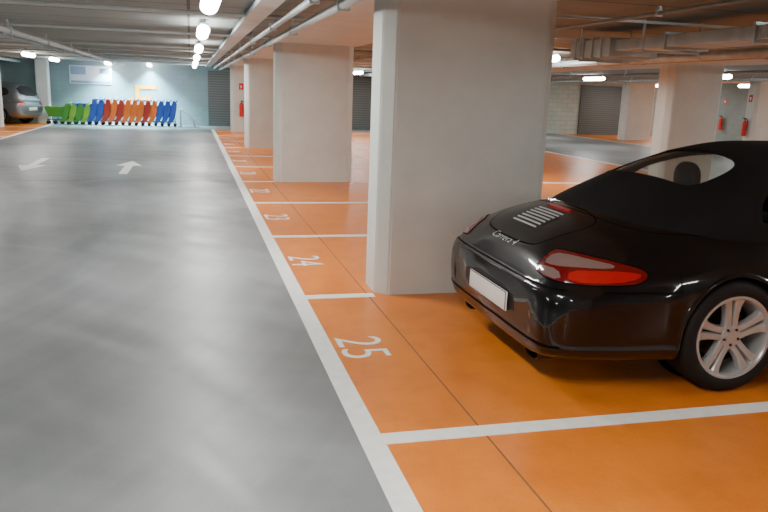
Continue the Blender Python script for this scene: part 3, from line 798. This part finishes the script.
for s in (-1, 1):
    bm = bmesh.new()
    pr = [(1.0, 0), (1.04, -.006), (1.06, .0), (1.06, .22), (.92, .22), (.92, 0)]
    seg = 28; rr = []
    for k in range(seg):
        t = 2*math.pi*k/seg
        rr.append([bm.verts.new((.08+h, s*.50+r*.075*sp(math.cos(t), .7), .172+r*.036*math.sin(t))) for r, h in pr])
    for k in range(seg):
        a, b = rr[k], rr[(k+1) % seg]
        for i in range(6): bm.faces.new([a[i], a[(i+1) % 6], b[(i+1) % 6], b[i]])
    add('exhaust_tip', bm_mesh(bm, sm=40), M['disc'], car)
cu = bpy.data.curves.new('t', 'FONT'); cu.body = 'Carrera 4'; cu.size = .064; cu.shear = .6; cu.align_x = 'CENTER'; cu.extrude = 0; cu.offset = -.0012
to = bpy.data.objects.new('t', cu); C.objects.link(to); dg = bpy.context.evaluated_depsgraph_get(); dg.update()
me = bpy.data.meshes.new_from_object(to.evaluated_get(dg)); bpy.data.objects.remove(to, do_unlink=True)
for v in me.vertices:
    h, n = ray(solid_bvh, (-1, -v.co.x*1.35+.02, .722+v.co.y*.8), (1, 0, 0))
    if h is not None: v.co = h+n*.004 if n.x < 0 else h-n*.004
add('badge', me, M['slat'], car, 'silver script lettering on the tail')
for s, F in ((-1, RIGHT), (1, LEFT)):
    patch('door_handle', solid_bvh, [(1.78, .745), (1.78, .775), (1.96, .775), (1.96, .745)], F, M['paint'], car, .022, .004, 1, dome=.006)
    patch('side_indicator', solid_bvh, [(2.98, .66), (2.98, .68), (3.06, .68), (3.06, .66)], F, M['clear'], car, .004, .004, 1)
    bm = bmesh.new(); bmesh.ops.create_uvsphere(bm, u_segments=24, v_segments=16, radius=1)
    for v in bm.verts:
        v.co = Vector((2.72+v.co.x*(.07 if v.co.x > 0 else .03), s*(.93+v.co.y*.11), .965+v.co.z*.06))
    bm_box(bm, 2.70, 2.76, min(s*.76, s*.86), max(s*.76, s*.86), .925, .955, .008)
    add('door_mirror', bm_mesh(bm, sm=50), M['paint'], car)
    Ff = ((3.95, s*.62, 2), (1, 0, 0), (0, 1, 0), (.0, 0, -1))
    patch('headlight', solid_bvh, [(-.17, -.12), (-.2, .08), (-.05, .13), (.12, .1), (.2, -.02), (.12, -.12)], Ff, M['clear'], car, .006, .008, 2, dome=.012, label='clear headlight')
    patch('rocker_trim', solid_bvh, [(1.55, .20), (1.55, .25), (3.05, .25), (3.05, .20)], F, M['paint'], car, .014, .006, 1)
patch('front_intake', solid_bvh, [(-.42, .22), (-.38, .33), (.38, .33), (.42, .22)], FRONT, M['black'], car, .003, .004, 1)
bm = bmesh.new(); bm_box(bm, 2.72, 3.0, -.6, .6, .7, .93, .05, 3); add('dashboard', bm_mesh(bm, sm=40), M['leather'], car)
for s in (-1, 1):
    bm = bmesh.new()
    prof = [(1.78, .50), (1.70, .95), (1.66, 1.0), (1.58, 1.0), (1.56, .9), (1.62, .4), (2.25, .38), (2.28, .5)]
    prism_bm(bm, prof, lambda p: (p[0], s*.36-.23, p[1]), lambda p: (p[0], s*.36+.23, p[1]))
    bmesh.ops.bevel(bm, geom=bm.edges[:], offset=.03, segments=3, affect='EDGES'); st = add('seat', bm_mesh(bm, sm=40), M['leather'], car)
    bm = bmesh.new(); bmesh.ops.create_uvsphere(bm, u_segments=28, v_segments=18, radius=1)
    for v in bm.verts: v.co = Vector((1.61+.05*sp(v.co.x, .8), s*.36+.13*sp(v.co.y, .8), 1.08+.115*sp(v.co.z, .85)))
    add('headrest', bm_mesh(bm, sm=60), M['leather'], st)
bm = bmesh.new()
prof = [(.17+.014*math.cos(t), .014*math.sin(t)) for t in [2*math.pi*k/8 for k in range(8)]]
lathe_bm(bm, prof, 32, closed=True); bm_box(bm, -.16, .16, -.01, .01, -.015, .015); sw = add('steering_wheel', bm_mesh(bm, sm=50), M['leather'], car)
sw.location = (2.5, .36, .85); sw.rotation_euler = (0, math.radians(-25), math.pi/2)
for x in (WX, FX):
    for s in (-1, 1):
        make_wheel('wheel', car, (x, s*(.882-.125), .325), s, .325, .236, .25 if x == WX else .22, 'sport')
car.location = (1.80, 4.20, 0)

# ------------------------------------------------------------------ silver hatchback
hb = bpy.data.objects.new('car', None); C.objects.link(hb)
hb['label'] = 'silver family hatchback parked beside a concrete pillar'; hb['category'] = 'car'
W2 = [(0, .6), (.02, .70), (.06, .77), (.15, .82), (.5, .86), (3.2, .87), (3.8, .82), (4.0, .7), (4.08, .55)]
T2 = [(0, .72), (.02, .80), (.06, .86), (.15, .92), (.5, .96), (2.8, .95), (3.2, .9), (3.8, .75), (4.0, .65), (4.08, .55)]
B2 = [(0, .36), (.05, .28), (.3, .2), (3.8, .2), (4.08, .3)]
Z2 = [(0, .55), (4.08, .45)]; N2 = [(0, 3.2), (3, 3.2), (4.08, 2.6)]
b2 = add('body', loft(stations(4.08, .06), W2, T2, B2, Z2, N2, 4, 56), M['silverp'])
cut = []
for x in (.75, 3.25):
    for s in (-1, 1):
        bm = bmesh.new(); bm_cyl(bm, (x, s*.6, .31), (x, s*1.1, .31), .335, seg=40); cut.append(tmp(bm_mesh(bm)))
bb = bmesh.new(); bb.from_mesh(b2.data); bv2 = BVHTree.FromBMesh(bb); bb.free()
boolean(b2, cut); kill(cut); b2.parent = hb; b2.data.materials.clear(); b2.data.materials.append(M['silverp']); smooth(b2.data, 38)
RW2 = [(.05, .66), (.2, .72), (1, .76), (2, .76), (2.9, .68)]; RT2 = [(.05, 1.0), (.15, 1.2), (.35, 1.40), (.7, 1.45), (1.4, 1.47), (2.0, 1.43), (2.9, .93)]
bm = bmesh.new(); rings = []; x = .05
while x < 2.91:
    w_, t_ = pchip(RW2, x), pchip(RT2, x)
    rings.append([bm.verts.new((x, w_*sp(math.cos(math.pi*k/40), 2/3.5), .8+(t_-.8)*sp(abs(math.sin(math.pi*k/40)), 2/2.4))) for k in range(41)]); x += .05
for i in range(len(rings)-1):
    for k in range(40): bm.faces.new([rings[i][k], rings[i][k+1], rings[i+1][k+1], rings[i+1][k]])
bm.faces.new(rings[0])
cab = add('roof', bm_mesh(bm, sm=40), M['silverp'], hb)
bb = bmesh.new(); bb.from_mesh(cab.data); cb2 = BVHTree.FromBMesh(bb); bb.free()
for F in (RIGHT, LEFT):
    patch('side_window', cb2, [(.42, 1.0), (.5, 1.28), (1.2, 1.34), (1.28, 1.0)], F, M['black'], hb, .004, .004, 2)
    patch('side_window', cb2, [(1.36, 1.0), (1.36, 1.34), (1.95, 1.31), (2.55, 1.0)], F, M['black'], hb, .004, .004, 2)
patch('rear_window', cb2, [(-.58, 1.0), (-.52, 1.36), (.52, 1.36), (.58, 1.0)], REAR, M['black'], hb, .004, .004, 1)
for s in (-1, 1):
    patch('tail_light', bv2, [(s*.45, .70), (s*.45, .80), (s*.74, .84), (s*.74, .68)], REAR, M['tailb'], hb, .005, .006, 1)
    for x in (.75, 3.25): make_wheel('wheel', hb, (x, s*.75, .31), s, .31, .2, .2, 'multi')
add('number_plate', box_me(-.02, -.012, -.26, .26, .5, .61, .002), M['plate'], hb)
hb.location = (-5.55, 29.75, 0); hb.rotation_euler = (0, 0, math.pi-.35)

# ------------------------------------------------------------------ world, camera
wd = bpy.data.worlds.new('world'); wd.use_nodes = True; bpy.context.scene.world = wd
wd.node_tree.nodes['Background'].inputs[0].default_value = (.5, .5, .5, 1); wd.node_tree.nodes['Background'].inputs[1].default_value = .05
f = 740.0; roll = .036
d1 = Vector((190-384, 256-85, -f)).normalized()
up = Vector((1, -roll, 0)).cross(d1).normalized()
rt = d1.cross(up).normalized()
R = Matrix((rt, d1, up)).to_4x4()
cam = bpy.data.cameras.new('camera'); co = bpy.data.objects.new('camera', cam); C.objects.link(co)
cam.sensor_width = 36; cam.lens = f/768*36; cam.clip_start = .05
co.matrix_world = Matrix.Translation((0, 0, H)) @ R
bpy.context.scene.camera = co
